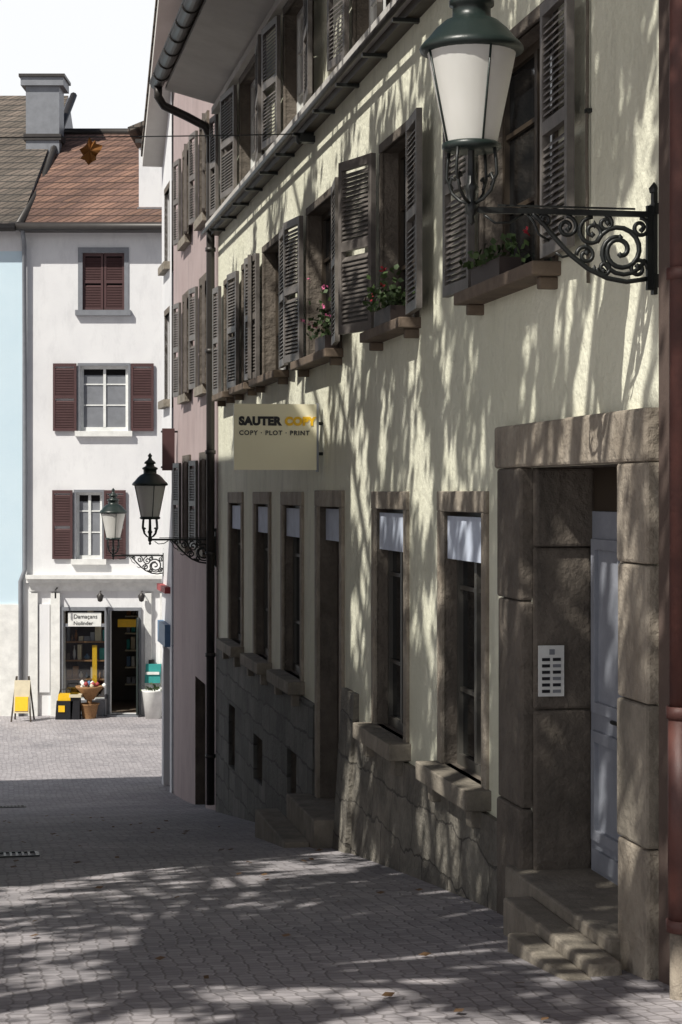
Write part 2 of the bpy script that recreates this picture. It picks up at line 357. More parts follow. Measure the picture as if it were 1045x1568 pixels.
mb.make('string_course',root)
mb=MB(FW)
mb.tube([(9.95,.015,4.9),(9.95,.015,3.0),(9.955,.02,1.7),(9.95,.015,1.05)],.009,'stonedark',6)
for z in(1.2,1.9,2.6): mb.box(9.93,9.97,0,.028,z,z+.02,'iron')
mb.make('conduit',root)
mb=MB(FW)
mb.obox((E0-.2,-.1,4.95),(E1+.2-E0,0,0),(0,.78,.20),(0,0,.05),'soffit')
mb.box(E0,E1,-.02,.09,4.86,4.94,'soffit')
mb.obox((E0-.2,.72,5.22),(E1+.2-E0,0,0),(0,-5.0,3.4),(0,0,.1),'tileg')
mb.obox((E0-.2,-9.3,5.22),(E1+.2-E0,0,0),(0,5.02,3.4),(0,0,.1),'tileg')
mb.make('roof',root)
mb=MB(FW)
i0=len(mb.v); prof=[(.09*math.cos(a),.09*math.sin(a)) for a in np.linspace(math.pi,2*math.pi,9)]
for s in(E0-.25,E1+.1):
    for x,z in prof: mb.v.append(Vector((s,.78+x,5.25+z)))
for j in range(8): mb.face((i0+j,i0+j+1,i0+10+j,i0+9+j),'zinc',True)
mb.face(tuple(i0+9+j for j in range(9)),'zinc')
mb.tube([(E0-.25,.87,5.25),(E1+.1,.87,5.25)],.014,'zinc')
for t in np.arange(E0,E1,.7): mb.tube([(t,.78+x*1.06,5.25+z*1.06) for x,z in prof],.01,'zinc',5)
pz=E1+.02
mb.tube([(pz-.1,.78,5.18),(pz-.08,.78,5.05),(pz,.70,4.95),(pz,.4,4.82),(pz,.16,4.70),(pz,.1,4.55),(pz,.1,4.3),(pz,.1,-4.0)],.055,'zinc',12)
for z in np.arange(-3.4,4.3,1.3): mb.lathe((pz,.1,z),[(.055,0),(.068,0),(.068,.05),(.055,.05)],'zinc',12)
mb.make('gutter_and_downpipe',root)
mb=MB(FW)
mb.box(E0+.002,9.35,-.02,.07,-.32,.14,'stone'); mb.box(E0+.004,9.347,-.02,.066,-.95,-.325,'stone'); mb.box(E0+.002,9.35,-.02,.07,-1.6,-.955,'sill'); mb.box(E0+.004,9.348,-.02,.066,-3.2,-1.605,'stone')
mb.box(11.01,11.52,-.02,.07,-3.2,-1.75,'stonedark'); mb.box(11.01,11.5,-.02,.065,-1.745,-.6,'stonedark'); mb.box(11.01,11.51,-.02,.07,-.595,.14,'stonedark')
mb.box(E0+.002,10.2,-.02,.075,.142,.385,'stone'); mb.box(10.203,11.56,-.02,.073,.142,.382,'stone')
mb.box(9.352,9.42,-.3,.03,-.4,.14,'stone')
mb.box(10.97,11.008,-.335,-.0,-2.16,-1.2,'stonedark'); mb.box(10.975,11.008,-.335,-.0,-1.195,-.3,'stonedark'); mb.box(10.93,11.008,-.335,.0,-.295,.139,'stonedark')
mb.make('door_portal',root,.018)
mb=MB(FW)
mb.box(9.35,11.0,-.36,-.33,-.1,.14,'wood')
mb.box(9.36,10.95,-.36,-.32,-2.16,-.1,'doorp')
for c in(0,1):
    a=9.42+c*.78
    mb.box(a,a+.68,-.322,-.30,-2.05,-1.95,'doorp')
    for z0,z1 in((-1.9,-1.3),(-1.2,-.25)):
        mb.box(a,a+.06,-.322,-.295,z0,z1,'doorp'); mb.box(a+.62,a+.68,-.322,-.295,z0,z1,'doorp'); mb.box(a+.06,a+.62,-.322,-.295,z0,z0+.06,'doorp'); mb.box(a+.06,a+.62,-.322,-.295,z1-.06,z1,'doorp')
mb.box(10.15,10.19,-.32,-.28,-2.14,-.12,'wood'); mb.tube([(10.26,-.3,-1.2),(10.26,-.25,-1.2),(10.38,-.25,-1.2)],.012,'iron')
mb.make('front_door',root,.004)
mb=MB(FW); mb.box(9.3,11.15,-.34,.12,-3,-2.08,'sill'); mb.box(9.1,10.6,.12,.28,-3,-2.14,'sill'); mb.box(9.0,10.0,.28,.42,-3,-2.19,'sill')
mb.box(16.7,18.2,-.3,.26,-4,-2.74,'sill'); mb.box(16.9,18.7,.26,.48,-4,-2.95,'sill')
mb.make('entrance_steps',root,.015)
mb=MB(FW); sI=10.965
mb.box(sI-.015,sI,-.165,-.02,-1.12,-.84,'paintw')
for r in range(6):
    for c in range(2):
        a=-.145+c*.062; mb.box(sI-.02,sI-.0155,a,a+.045,-1.10+r*.035,-1.083+r*.035,'black' if c or r%2 else 'zincl')
mb.box(sI-.02,sI-.0155,-.11,-.08,-.89,-.86,'zincl')
mb.make('intercom_panel')
def planter(name,a,b,z,n0,fl,dens=260,h=.28,fcount=30):
    mb=MB(FW); mb.obox((a,n0,z),(b-a,0,0),(0,.13,0),(0,0,.12),'planter')
    for _ in range(dens):
        c=Vector((random.uniform(a-.04,b+.04),n0+.07+random.gauss(0,.07),z+.12+abs(random.gauss(0,h*.5)))); r=.026
        u=Vector([random.gauss(0,1) for _ in range(3)]).normalized()*r; v=u.cross(Vector([random.gauss(0,1) for _ in range(3)])).normalized()*r*.8
        mb.quad(c-u,c+v,c+u,c-v,'leaf')
    for _ in range(fcount):
        c=Vector((random.uniform(a,b),n0+.09+random.gauss(0,.08),z+.2+abs(random.gauss(0,h*.55))))
        for _ in range(5):
            cc=c+Vector([random.gauss(0,.012) for _ in range(3)]); u=Vector([random.gauss(0,1) for _ in range(3)]).normalized()*.014; v=u.cross(Vector([random.gauss(0,1) for _ in range(3)])).normalized()*.014
            mb.quad(cc-u,cc+v,cc+u,cc-v,fl)
    mb.make(name)
planter('geranium_planter',14.2,14.8,1.22,.0,'flower',220,.24,5)
planter('geranium_planter',16.9,17.4,1.22,.0,'flowerp',130,.3,8)
planter('geranium_planter',11.3,11.95,1.22,-.02,'flower',130,.12,1)
mb=MB(FW); ps=8.42
mb.tube([(ps,.09,7),(ps,.09,-.9)],.052,'redpipe',16); mb.tube([(ps,.09,-.9),(ps,.09,-1.85)],.058,'redpipe',16); mb.tube([(ps,.09,-1.85),(ps,.09,-2.4)],.05,'stone',16)
for z in(-1.85,-.95,.9,2.3): mb.lathe((ps,.09,z),[(.05,0),(.066,0),(.066,.05),(.05,.05)],'redpipe',16)
mb.make('drainpipe')
r2=empty('brown_house'); mb=MB(FW)
opn=[(a,a+1.1,z,z+1.5) for a in(-4,-1.2,1.6,4.4) for z in(-.6,2.2)]
wall(mb,-7,8.90,-6,7.5,opn,'brown',n=.02); mb.quad((8.9,.02,-6),(8.9,-9,-6),(8.9,-9,7.5),(8.9,.02,7.5),'brown'); mb.quad((-7,.02,-6),(-7,-9,-6),(-7,-9,7.5),(-7,.02,7.5),'brown')
mb.obox((-7.2,.6,7.4),(16,0,0),(0,-5,3),(0,0,.12),'tileg'); mb.make('walls',r2)
mb=MB(FW)
for a,b,c,d in opn: window(mb,a,b,c,d,-.15); 
mb.make('windows',r2)
# ================= pink house
r3=empty('pink_house'); mb=MB(FW); wm=MB(FW); sh=MB(FW)
B0,B1=25.75,31.5
w3=[(26.4,27.7),(28.7,30.0)]
opn=[(a+.25,b-.25,c,d) for a,b in w3 for c,d in((1.45,2.85),(3.75,5.0),(-.75,.45))]+[(27.0,28.3,-5,-2.6)]
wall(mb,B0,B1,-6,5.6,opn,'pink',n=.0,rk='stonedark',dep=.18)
mb.quad((B0,0,5.6),(B1,0,5.6),(B1,0,6.5),(27.2,0,9.2),'pink')
mb.quad((B0,-.001,5.6),(27.2,0,9.2),(27.2,-8,9.2),(B0,-8,5.6),'tileg')
mb.quad((B0,0,-6),(B0,-8,-6),(B0,-8,5.6),(B0,0,5.6),'pink')
mb.make('walls',r3)
for a,b,c,d in opn[:6]:
    window(wm,a,b,c,d,-.14); surround(wm,a,b,c,d,w=.09,k='stonedark',sp=.1)
    shutter(sh,a-.02,-1,.42,c,d,.12,n=.05); shutter(sh,b+.02,1,.42,c,d,.12,n=.05)
wm.box(27.0,28.3,-.17,-.13,-5,-2.6,'wood')
wm.make('windows',r3); sh.make('shutters',r3)
r4=empty('white_corner_house'); mb=MB(FW); C0,C1=31.5,33.2
opn=[(31.9,32.7,1.5,2.9),(31.9,32.7,3.7,4.9),(31.8,32.9,-4.9,-2.5)]
wall(mb,C0,C1,-6,5.5,opn,'white',n=.03)
mb.quad((C1,.03,-6),(C1,-8,-6),(C1,-8,5.5),(C1,.03,5.5),'white')
mb.tri((C0,.03,5.5),(C1,.03,5.5),(C0,.03,6.6),'white')
mb.make('walls',r4)
mb=MB(FW)
for a,b,c,d in opn[:2]: window(mb,a,b,c,d,-.1); surround(mb,a,b,c,d,w=.08,k='stonedark')
mb.box(31.8,32.9,-.2,-.15,-4.9,-2.5,'wood'); mb.box(31.7,33.0,.03,.12,-2.45,-2.1,'bluep')
mb.box(31.7,33.15,.03,.12,-1.60,-1.5,'red'); mb.make('windows_and_door',r4)
mb=MB(FW)
mb.obox((33.1,.36,5.42),(0,-8.5,0),(-5.9,0,3.9),(0,0,.16),'soffit')
mb.obox((33.2,.38,5.60),(0,-8.5,0),(-6.0,0,3.95),(0,0,.1),'tileg')
mb.obox((27.2,.38,9.52),(0,-8.5,0),(-1.6,0,-4),(0,0,.1),'tileg')
mb.make('roof',r4)
mb=MB(FW); mb.box(30.8,30.86,.05,.24,.35,1.0,'shut2'); mb.tube([(30.83,0,.95),(30.83,.26,.95)],.015,'iron'); mb.tube([(30.83,0,.4),(30.83,.26,.4)],.015,'iron'); mb.make('hanging_shop_sign')
# ================= street lamps
def lamp(s,z,name='street_lamp',L=.858):
    mb=MB(lambda a,b,c:FW(s+a,b,z+c)); I='iron'; G='irong'
    mb.box(-.02,.02,0,.018,-.36,.10,I); mb.box(-.035,.035,.0,.02,-.33,-.27,I); mb.box(-.035,.035,.0,.02,.0,.05,I)
    mb.lathe((0,.01,.10),[(.02,0),(.024,.02),(.0,.05)],I,10)
    mb.box(-.012,.012,.018,.045,-.34,.04,I)
    mb.box(-.011,.011,.02,L+.0,-.012,.014,I)
    mb.box(-.006,.006,.1,L-.12,.02,.028,I)
    def tb(pts,r=.0085): mb.tube([(0,p[0],p[1]) for p in pts],r,I,6)
    arc=[(.58,-.01),(.53,-.05),(.47,-.12),(.40,-.19),(.32,-.25),(.23,-.29),(.14,-.305),(.045,-.29)]
    P=[]
    for i in range(len(arc)-1):
        for t in(0,.5): P.append((arc[i][0]*(1-t)+arc[i+1][0]*t,arc[i][1]*(1-t)+arc[i+1][1]*t))
    P.append(arc[-1]); tb(P,.012)
    def spiral(cx,cz,r,a0,turns,sg=1,r2=.012,w=.010):
        n=int(abs(turns)*18); pts=[]
        for i in range(n+1):
            t=i/n; a=a0+sg*turns*2*math.pi*t; q=r*(1-t)+r2*t; pts.append((cx+q*math.cos(a),cz+q*math.sin(a)))
        tb(pts,w); mb.lathe((0,pts[-1][0],pts[-1][1]),[(0,-.016),(.016,0),(0,.016)],I,8)
    spiral(.17,-.165,.115,math.pi*.1,1.7,1,.02,.012); spiral(.17,-.165,.125,math.pi*1.1,.7,1,.06,.011)
    spiral(.30,-.085,.068,math.pi*.5,1.5,-1); spiral(.075,-.06,.045,math.pi*.5,1.4,1); spiral(.085,-.245,.045,math.pi,1.3,-1)
    spiral(.42,-.065,.05,math.pi*.5,1.4,1); spiral(.33,-.19,.045,0,1.3,1); spiral(.245,-.245,.035,0,1.2,-1); spiral(.52,-.035,.028,math.pi*.6,1.3,-1)
    spiral(.24,-.045,.036,math.pi*.5,1.2,1)
    tb([(.60,-.012),(.57,-.05),(.55,-.10),(.50,-.13)],.006); tb([(.40,-.19),(.44,-.20),(.47,-.18)],.006)
    tb([(.62,-.012),(.68,-.05),(.75,-.055),(.80,-.02)],.006)
    for cz in(-.05,-.15,-.25): mb.lathe((0,.33-abs(cz+.15)*.4,cz),[(0,-.02),(.012,0),(0,.02)],I,6)
    mb.lathe((0,L,0),[(.0,-.07),(.018,-.055),(.012,-.03),(.026,-.015),(.028,.02),(.018,.035),(.022,.08),(.034,.10),(.02,.12),(.016,.26),(.03,.28)],I,14)
    for k in range(4):
        a=math.pi/4+k*math.pi/2; c,s_=math.cos(a),math.sin(a)
        pr=[(.02,.03),(.06,.045),(.10,.08),(.115,.12),(.10,.155),(.085,.14)]
        mb.tube([(r*c,L+r*s_,q) for r,q in pr],.008,I,6)
        pr=[(.10,.1),(.13,.15),(.125,.21),(.115,.285)]
        mb.tube([(r*c,L+r*s_,q) for r,q in pr],.008,I,6)
    mb.lathe((0,L,0),[(.0,.262),(.118,.262),(.132,.272),(.132,.290),(.118,.298),(.0,.298)],G,28)
    mb.lathe((0,L,0),[(.114,.298),(.198,.70)],'lampglass',32)
    for k in range(4):
        a=k*math.pi/2+TH+math.pi/2; c,s_=math.cos(a),math.sin(a); mb.tube([(.119*c,L+.119*s_,.296),(.203*c,L+.203*s_,.70)],.005,G,6)
    mb.lathe((0,L,0),[(.196,.692),(.228,.70),(.232,.715),(.218,.735),(.196,.755),(.16,.80),(.12,.835),(.085,.85),(.085,.90),(.10,.905),(.10,.925),(.06,.945),(.05,.97),(.075,.98),(.07,1.0),(.03,1.03),(.018,1.06),(.03,1.08),(.0,1.12)],G,28)
    mb.make(name)
lamp(8.99,1.256); lamp(SS(331),-.6); lamp(SS(253),-1.03)
def hsign():
    r=empty('copy_shop_sign'); s=17.75
    mb=MB(FW); mb.box(s-.02,s+.02,.06,.80,.205,.79,'sign')
    mb.box(s-.024,s+.024,.04,.06,.19,.80,'zincl'); mb.tube([(s,0,.62),(s,.1,.62)],.015,'iron'); mb.tube([(s,0,.35),(s,.1,.35)],.015,'iron')
    mb.make('panel',r)
    def txt(t,n,z,size,k,off=0,sp=1):
        c=bpy.data.curves.new('lettering','FONT'); c.body=t; c.size=size; c.extrude=.002; c.offset=off; c.space_character=sp; c.materials.append(M[k]); c.align_x='LEFT'
        o=bpy.data.objects.new('lettering',c); bpy.context.scene.collection.objects.link(o); o.parent=r
        p=FW(s-.024,n,z); mt=Matrix(((-N.x,0,-D.x,p.x),(-N.y,0,-D.y,p.y),(0,1,0,p.z),(0,0,0,1))); o.matrix_world=mt; return o
    txt('SAUTER',.755,.605,.099,'black',.0068,1.08); txt('COPY',.345,.605,.097,'yellow',.0068,1.10); txt('COPY · PLOT · PRINT',.755,.515,.056,'black',.0014,1.2)
hsign()
mb=MB(FI); a=FW(18.2,.12,3.28); b=Vector((-5.9,17.9,3.28)); pts=[a.lerp(b,t)+Vector((0,0,-.10*4*t*(1-t)*.3)) for t in np.linspace(0,1,12)]
mb.tube(pts,.006,'iron',5); mb.make('overhead_wire')
mb=MB(FW); mb.box(18.15,18.25,0,.14,3.2,3.26,'iron'); mb.lathe((18.2,.14,3.18),[(0,0),(.03,.02),(.03,.08),(0,.1)],'iron',10); mb.make('wire_bracket')
mb=MB(FI); c=Vector((-2.29,17.88,3.17)); out=[(-.01,.09),(.015,.04),(.05,.05),(.055,.02),(.11,.01),(.10,-.04),(.075,-.07),(.05,-.09),(.055,-.13),(.02,-.15),(-.02,-.17),(-.05,-.13),(-.09,-.12),(-.07,-.08),(-.10,-.03),(-.05,-.01),(-.03,.03)]
ctr=c+Vector((0,-.04,-.05))
for i in range(len(out)):
    p=out[i]; q=out[(i+1)%len(out)]; mb.tri(ctr,c+Vector((p[0],.03*math.sin(i*2),p[1])),c+Vector((q[0],.03*math.sin(i*2+2),q[1])),'orange')
mb.make('dangling_leaf')
# ================= FAR HOUSE
rf=empty('white_shop_house'); mb=MB(FF); xl,xr=fx(35),1.5; ze=fz(352)
ops=[(fx(126),fx(190),fz(475),fz(387)),(fx(122),fx(196),fz(660),fz(560)),(fx(116),fx(156),fz(856),fz(754)),
 (fx(97),fx(160),fz(1070),fz(935),.3),(fx(168),fx(212),fz(1094),fz(935),.3)]
for q in(3.2,6.0): 
    for z in(-1.4,1.4,4.1): ops.append((xl+q+.9,xl+q+1.9,z,z+1.5))
wall(mb,xl,xr,-6,ze,ops,'white',n=0,dep=.15)
mb.quad((xl,0,-6),(xl,-9,-6),(xl,-9,ze),(xl,0,ze),'white'); mb.quad((xr,0,-6),(xr,-9,-6),(xr,-9,ze),(xr,0,ze),'white')
mb.make('walls',rf)
mb=MB(FF); sh=MB(FF)
o=ops[0]; surround(mb,*o,w=.1,k='zincl',sillk='zincl',sp=.12,pr=.02); wd=(o[1]-o[0])/2
shutter(sh,o[0],1,wd-.01,o[2],o[3],0,n=-.08,k='shut2'); shutter(sh,o[1],-1,wd-.01,o[2],o[3],0,n=-.08,k='shut2')
mb.quad((o[0],-.12,o[2]),(o[1],-.12,o[2]),(o[1],-.12,o[3]),(o[0],-.12,o[3]),'glass')
o=ops[1]; surround(mb,*o,w=.05,k='zincl',sillk='paintw',sp=.12); window(mb,*o,-.1,fk='framew',trans=(.4,.72),fw=.07)
shutter(sh,o[0]-.07,-1,.52,o[2],o[3]+.05,0,k='shut2'); shutter(sh,o[1]+.07,1,.50,o[2],o[3]+.05,0,k='shut2')
o=ops[2]; surround(mb,*o,w=.05,k='zincl',sillk='paintw',sp=.12); window(mb,*o,-.1,fk='framew',trans=(.4,.72),fw=.06)
shutter(sh,o[0]-.07,-1,.45,o[2],o[3]+.05,0,k='shut2'); shutter(sh,o[1]+.05,1,.48,o[2],o[3]+.05,.0,k='shut2')
for o in ops[5:]:
    surround(mb,*o,w=.05,k='zincl',sillk='paintw'); window(mb,*o,-.1,fk='framew',curtain=True); shutter(sh,o[0]-.07,-1,.5,o[2],o[3],0,k='shut2'); shutter(sh,o[1]+.07,1,.5,o[2],o[3],0,k='shut2')
for o in ops[1:3]:
    mb.quad((o[0]+.05,-.126,o[2]+.05),(o[1]-.05,-.126,o[2]+.05),(o[1]-.05,-.126,o[3]-.2),(o[0]+.05,-.126,o[3]-.2),'zincl')
mb.make('windows',rf); sh.make('shutters',rf)
mb=MB(FF)
mb.box(xl+.1,xr,-.02,.22,fz(892),fz(886),'paintw'); mb.box(xl+.1,xr,-.02,.3,fz(886)+.002,fz(880),'paintw'); mb.box(xl+.15,xr,-.02,.1,fz(905),fz(892)-.002,'paintw')
for a,b in((45,58),(78,92),(222,232),(245,256)): mb.box(fx(a),fx(b),-.02,.09,-6,fz(908),'paintw')
mb.box(fx(60),fx(76),-.02,.05,fz(1060),fz(925),'white'); mb.box(fx(92)+.01,fx(160),-.02,.11,fz(1096),fz(1072),'zincl')
def fr(o,n,k='zincl',w=.08):
    a,b,c,d=o[:4]; mb.box(a-w,a,-.02,n,c,d,k); mb.box(b,b+w-.01,-.02,n,c,d,k); mb.box(a-w,b+w-.01,-.02,n+.003,d,d+w,k)
fr(ops[3],.05); fr(ops[4],.05,w=.07)
o=ops[3]; mb.box(o[0],o[1],-.04,.0,fz(960),fz(955),'zincl'); 
mb.quad((o[0],-.03,o[2]),(o[1],-.03,o[2]),(o[1],-.03,fz(962)),(o[0],-.03,fz(962)),'clear')
mb.box(o[0]+.1,o[1]-.08,-.03,.01,fz(960)+.01,fz(938),'paintw')
mb.make('shopfront',rf)
for t,z,sz in(('Damaçans',fz(947),.13),('Nolinder',fz(957),.12)):
    c=bpy.data.curves.new('lettering','FONT'); c.body=t; c.size=sz; c.extrude=.002; c.materials.append(M['black'])
    ob=bpy.data.objects.new('lettering',c); bpy.context.scene.collection.objects.link(ob); ob.parent=rf
    ob.matrix_world=Matrix.Translation(FF(fx(112),.016,z))@Matrix.Rotation(math.pi/2,4,'X')
mb=MB(FF); ia,ib,ic,id_=fx(90),fx(220),fz(1094),fz(930)
mb.quad((ia,-3,ic),(ib,-3,ic),(ib,-3,id_),(ia,-3,id_),'wood'); mb.quad((ia,-.31,ic),(ia,-3,ic),(ia,-3,id_),(ia,-.31,id_),'sillb'); mb.quad((ib,-.31,ic),(ib,-3,ic),(ib,-3,id_),(ib,-.31,id_),'wood')
mb.quad((ia,-.31,ic),(ib,-.31,ic),(ib,-3,ic),(ia,-3,ic),'sillb'); mb.quad((ia,-.31,id_),(ib,-.31,id_),(ib,-3,id_),(ia,-3,id_),'cream')
cols=['cream','orange','teal','sillb','bluep','zincl','sillb','curtain','paintw','wick']
for z in np.arange(ic+.3,id_-.3,.42):
    mb.box(ia+.03,fx(158),-.75,-.4,z,z+.03,'wick')
    x=ia+.1
    while x<fx(156):
        w=random.uniform(.05,.14); h=random.uniform(.1,.34); k=random.choice(cols)
        if random.random()<.5: mb.box(x,x+w,-.65,-.5,z+.03,z+.03+h,k)
        else: mb.lathe((x+w/2,-.58,z+.03),[(w*.2,0),(w*.5,h*.3),(w*.45,h*.6),(w*.15,h*.8),(w*.2,h)],k,10)
        x+=w+random.uniform(.01,.06)
for z in np.arange(ic+.4,id_-.2,.4):
    mb.box(fx(172),ib-.05,-2.9,-2.5,z,z+.03,'cream'); x=fx(174)
    while x<fx(212):
        w=random.uniform(.06,.12); h=random.uniform(.1,.3); mb.box(x,x+w,-2.8,-2.6,z+.03,z+.03+h,random.choice(cols)); x+=w+.03
mb.box(fx(172),fx(208),-1.2,-1.0,fz(965),fz(953),'yellow'); mb.box(fx(138),fx(145),-.4,-.33,fz(1065),fz(990),'yellow')
mb.make('shop_interior',rf)
mb=MB(FF); mb.box(fx(160)+.09,fx(168)-.03,.0,.1,fz(1094),fz(940),'irong'); mb.obox((fx(211),.0,fz(1092)),(.03,0,0),(0,.4,0),(0,0,fz(945)-fz(1092)),'irong')
mb.box(fx(166),fx(214),.0,.3,-6,fz(1093),'zincl'); mb.make('shop_door',rf)
mb=MB(FF); zr=8.85
mb.quad((xl-.05,.35,ze+.03),(xr,.35,ze+.03),(xr,-4.6,zr),(xl+.1,-4.6,zr),'tile'); mb.quad((xr,-9.4,ze),(xl,-9.4,ze),(xl+.1,-4.6,zr),(xr,-4.6,zr),'tile')
mb.quad((xl-.05,.35,ze-.06),(xr,.35,ze-.06),(xr,0,ze-.06),(xl-.05,0,ze-.06),'zinc')
mb.tube([(xl+.1,-4.6,zr+.02),(xr,-4.6,zr+.02)],.09,'zinc',8); mb.tube([(xl-.05,.37,ze+.05),(xl+.1,-2.0,7.15),(xl+.25,-4.6,zr+.3),(xl+.3,-6,zr+1.2)],.09,'zinc',8)
mb.tube([(xl-.2,.42,ze+.02),(xr,.42,ze+.02)],.09,'zinc',10)
mb.tube([(fx(38),.42,ze),(fx(38),.12,ze-.35),(fx(39),.1,fz(700)),(fx(39),.1,fz(872)),(fx(32),.1,fz(890)),(fx(32),.1,-4.95)],.05,'zincl',10)
mb.make('roof_and_gutter',rf)
mb=MB(FF); mb.box(fx(208),fx(330),-1.6,-.6,ze+.2,fz(205)-.2,'white'); mb.box(fx(206),fx(330),-1.65,-.52,ze+.45,ze+.58,'zincl')
mb.box(fx(203),fx(330),-1.7,-.5,fz(212),fz(206),'zinc'); mb.obox((fx(192),-.4,fz(196)),(2.2,0,.9),(0,-2.2,0),(0,0,.1),'tileg'); mb.box(fx(222),fx(330),-1.4,-.8,fz(206),fz(150),'white')
mb.make('roof_dormer',rf)
mb=MB(FF)
for q in(155,218):
    mb.tube([(fx(q),.0,fz(905)),(fx(q),.25,fz(905))],.012,'iron',6); mb.lathe((fx(q),.25,fz(921)),[(0,0),(.05,.02),(.08,.14),(.02,.2),(0,.24)],'zinc',10)
mb.tube([(fx(88),.1,fz(900)),(fx(88),.35,fz(902)),(fx(88),.35,fz(915))],.02,'iron',6)
mb.make('shop_spotlights')
gz=-4.955
mb=MB(FF)
for sg in(1,-1):
    for dx in(0,.42): mb.obox((fx(30)+dx,1.0+sg*.25,gz),(.035,0,0),(0,.02,0),(.08 if dx==0 else -.08,-sg*.22,.98),'wood')
mb.obox((fx(30)+.06,1.0+.22,gz+.2),(.34,0,0),(.0,-.16,.70),(0,.012,0),'cream'); mb.obox((fx(30)+.09,1.228,gz+.25),(.28,0,0),(0,-.07,.3),(0,.012,0),'yellow')
mb.make('sandwich_board')
mb=MB(FF)
mb.lathe((fx(141),.55,gz),[(.14,0),(.2,.3),(.24,.34),(.22,.34),(.18,.3)],'wick',16); mb.lathe((fx(141),.5,gz+.42),[(.1,0),(.2,.16),(.3,.26),(.31,.3),(.27,.28),(.0,.2)],'wick',16); mb.lathe((fx(141),.52,gz+.3),[(.06,0),(.06,.14)],'wick',8)
for _ in range(26):
    mb.lathe((fx(141)+random.gauss(0,.11),.5+random.gauss(0,.09),gz+.62+random.random()*.12),[(0,0),(.05,.04),(.05,.08),(0,.12)],random.choice(['cream','paintw','red','bluep','curtain']),8)
mb.make('goods_basket')
mb=MB(FF); mb.obox((fx(92),.5,gz),(.36,0,0),(0,.3,0),(.03,0,.42),'black'); mb.obox((fx(97),.8,gz+.18),(.14,0,0),(0,.02,0),(0,0,.14),'yellow'); mb.obox((fx(95),.45,gz+.42),(.42,0,0),(0,.3,0),(.02,0,.14),'yellow'); mb.tube([(fx(95),.6,gz+.5),(fx(98),.6,gz+.66),(fx(112),.6,gz+.66),(fx(115),.6,gz+.5)],.012,'black',6)
mb.make('shopping_bag')
mb=MB(FF); mb.obox((fx(115),.55,gz),(.2,0,0),(0,.25,0),(0,0,.5),'black'); mb.box(fx(115)-.02,fx(115)+.24,.5,.85,gz+.5,gz+.56,'cream'); mb.make('flower_stool')
mb=MB(FF); mb.lathe((fx(238),.6,gz),[(.0,0),(.17,0),(.24,.6),(.27,.64),(.23,.64),(.2,.55),(0,.55)],'paintw',18)
for _ in range(50):
    c=Vector((fx(238)+random.gauss(0,.09),.6+random.gauss(0,.08),gz+.64+abs(random.gauss(0,.06)))); u=Vector([random.gauss(0,1) for _ in range(3)]).normalized()*.04; v=u.cross(Vector([random.gauss(0,1) for _ in range(3)])).normalized()*.03
    mb.quad(c-u,c+v,c+u,c-v,'leaf')
mb.make('potted_plant')
mb=MB(FF); mb.obox((fx(222),.1,fz(1045)),(.34,0,0),(0,.06,0),(.03,0,.42),'teal'); mb.obox((fx(224),.17,fz(1032)),(.3,0,0),(0,.02,0),(0,0,.06),'paintw'); mb.box(fx(228),fx(236),0,.1,fz(1018),fz(1010),'iron'); mb.make('hanging_towel')
# ================= BLUE HOUSE
rb=empty('pale_blue_house'); mb=MB(FF); bl=-17
opb=[(x,x+1.1,z,z+1.5) for x in(-15.5,-12.7,-9.9) for z in(-1.4,1.4)]
wall(mb,bl,xl-.01,-6,fz(385),opb,'blue',n=.06,dep=.15)
mb.box(bl,xl-.01,-.1,.062,fz(385),ze+.1,'white'); mb.box(bl,xl-.01,-.1,.12,-6,fz(925),'paintw')
mb.quad((bl,0,-6),(bl,-9,-6),(bl,-9,ze),(bl,0,ze),'blue'); mb.quad((xl-.01,.05,-6),(xl-.01,-9,-6),(xl-.01,-9,ze),(xl-.01,.05,ze),'blue'); mb.make('walls',rb)
mb=MB(FF)
for o in opb: window(mb,*o,-.08,fk='framew'); 
mb.make('windows',rb)
mb=MB(FF); zr2=10.15
mb.quad((bl,.4,ze+.05),(xl-.03,.4,ze+.05),(xl+.1,-6.5,zr2),(bl,-6.5,zr2),'tileg'); mb.quad((bl,-13,ze),(xl,-13,ze),(xl+.1,-6.5,zr2),(bl,-6.5,zr2),'tileg')
mb.tri((xl-.03,.4,ze),(xl+.1,-6.5,zr2),(xl,-13,ze),'zincl'); mb.tube([(bl,.45,ze),(xl-.1,.45,ze)],.09,'zinc',10)
mb.make('roof',rb)
mb=MB(FF); mb.box(-7.55,-6.75,-4.2,-3.4,7.4,9.75,'zincl'); mb.box(-7.66,-6.64,-4.3,-3.3,9.75,9.95,'zincl'); mb.box(-7.7,-6.6,-4.35,-3.25,9.95,10.02,'zinc'); mb.box(-7.6,-6.7,-4.25,-3.35,8.45,8.6,'zinc'); mb.make('chimney',rb)
# ================= LEFT HOUSE
rl=empty('left_row_house'); 
def FL(s,n,z): return Vector((-2.6,0,0))+D*s-N*n*1.0+UP*z
mb=MB(FL); s0,s1,zt=11.2,26.1,7.7
opl=[(s,s+1.1,z,z+1.5) for s in np.arange(12.2,25,2.6) for z in(-1.2,1.8,4.6)]
wall(mb,s0,s1,-6,zt,opl,'pink'); mb.quad((s0,0,-6),(s0,-9,-6),(s0,-9,zt),(s0,0,zt),'pink'); mb.quad((s1,0,-6),(s1,-9,-6),(s1,-9,zt),(s1,0,zt),'pink'); mb.quad((s0,-9,-6),(s1,-9,-6),(s1,-9,zt),(s0,-9,zt),'pink')
mb.box(s0,s1,-9,.05,zt,zt+.15,'zinc'); mb.make('walls',rl)
mb=MB(FL)
for o in opl: window(mb,*o,-.15,fk='framew'); surround(mb,*o,w=.1,k='stone')
mb.make('windows',rl)
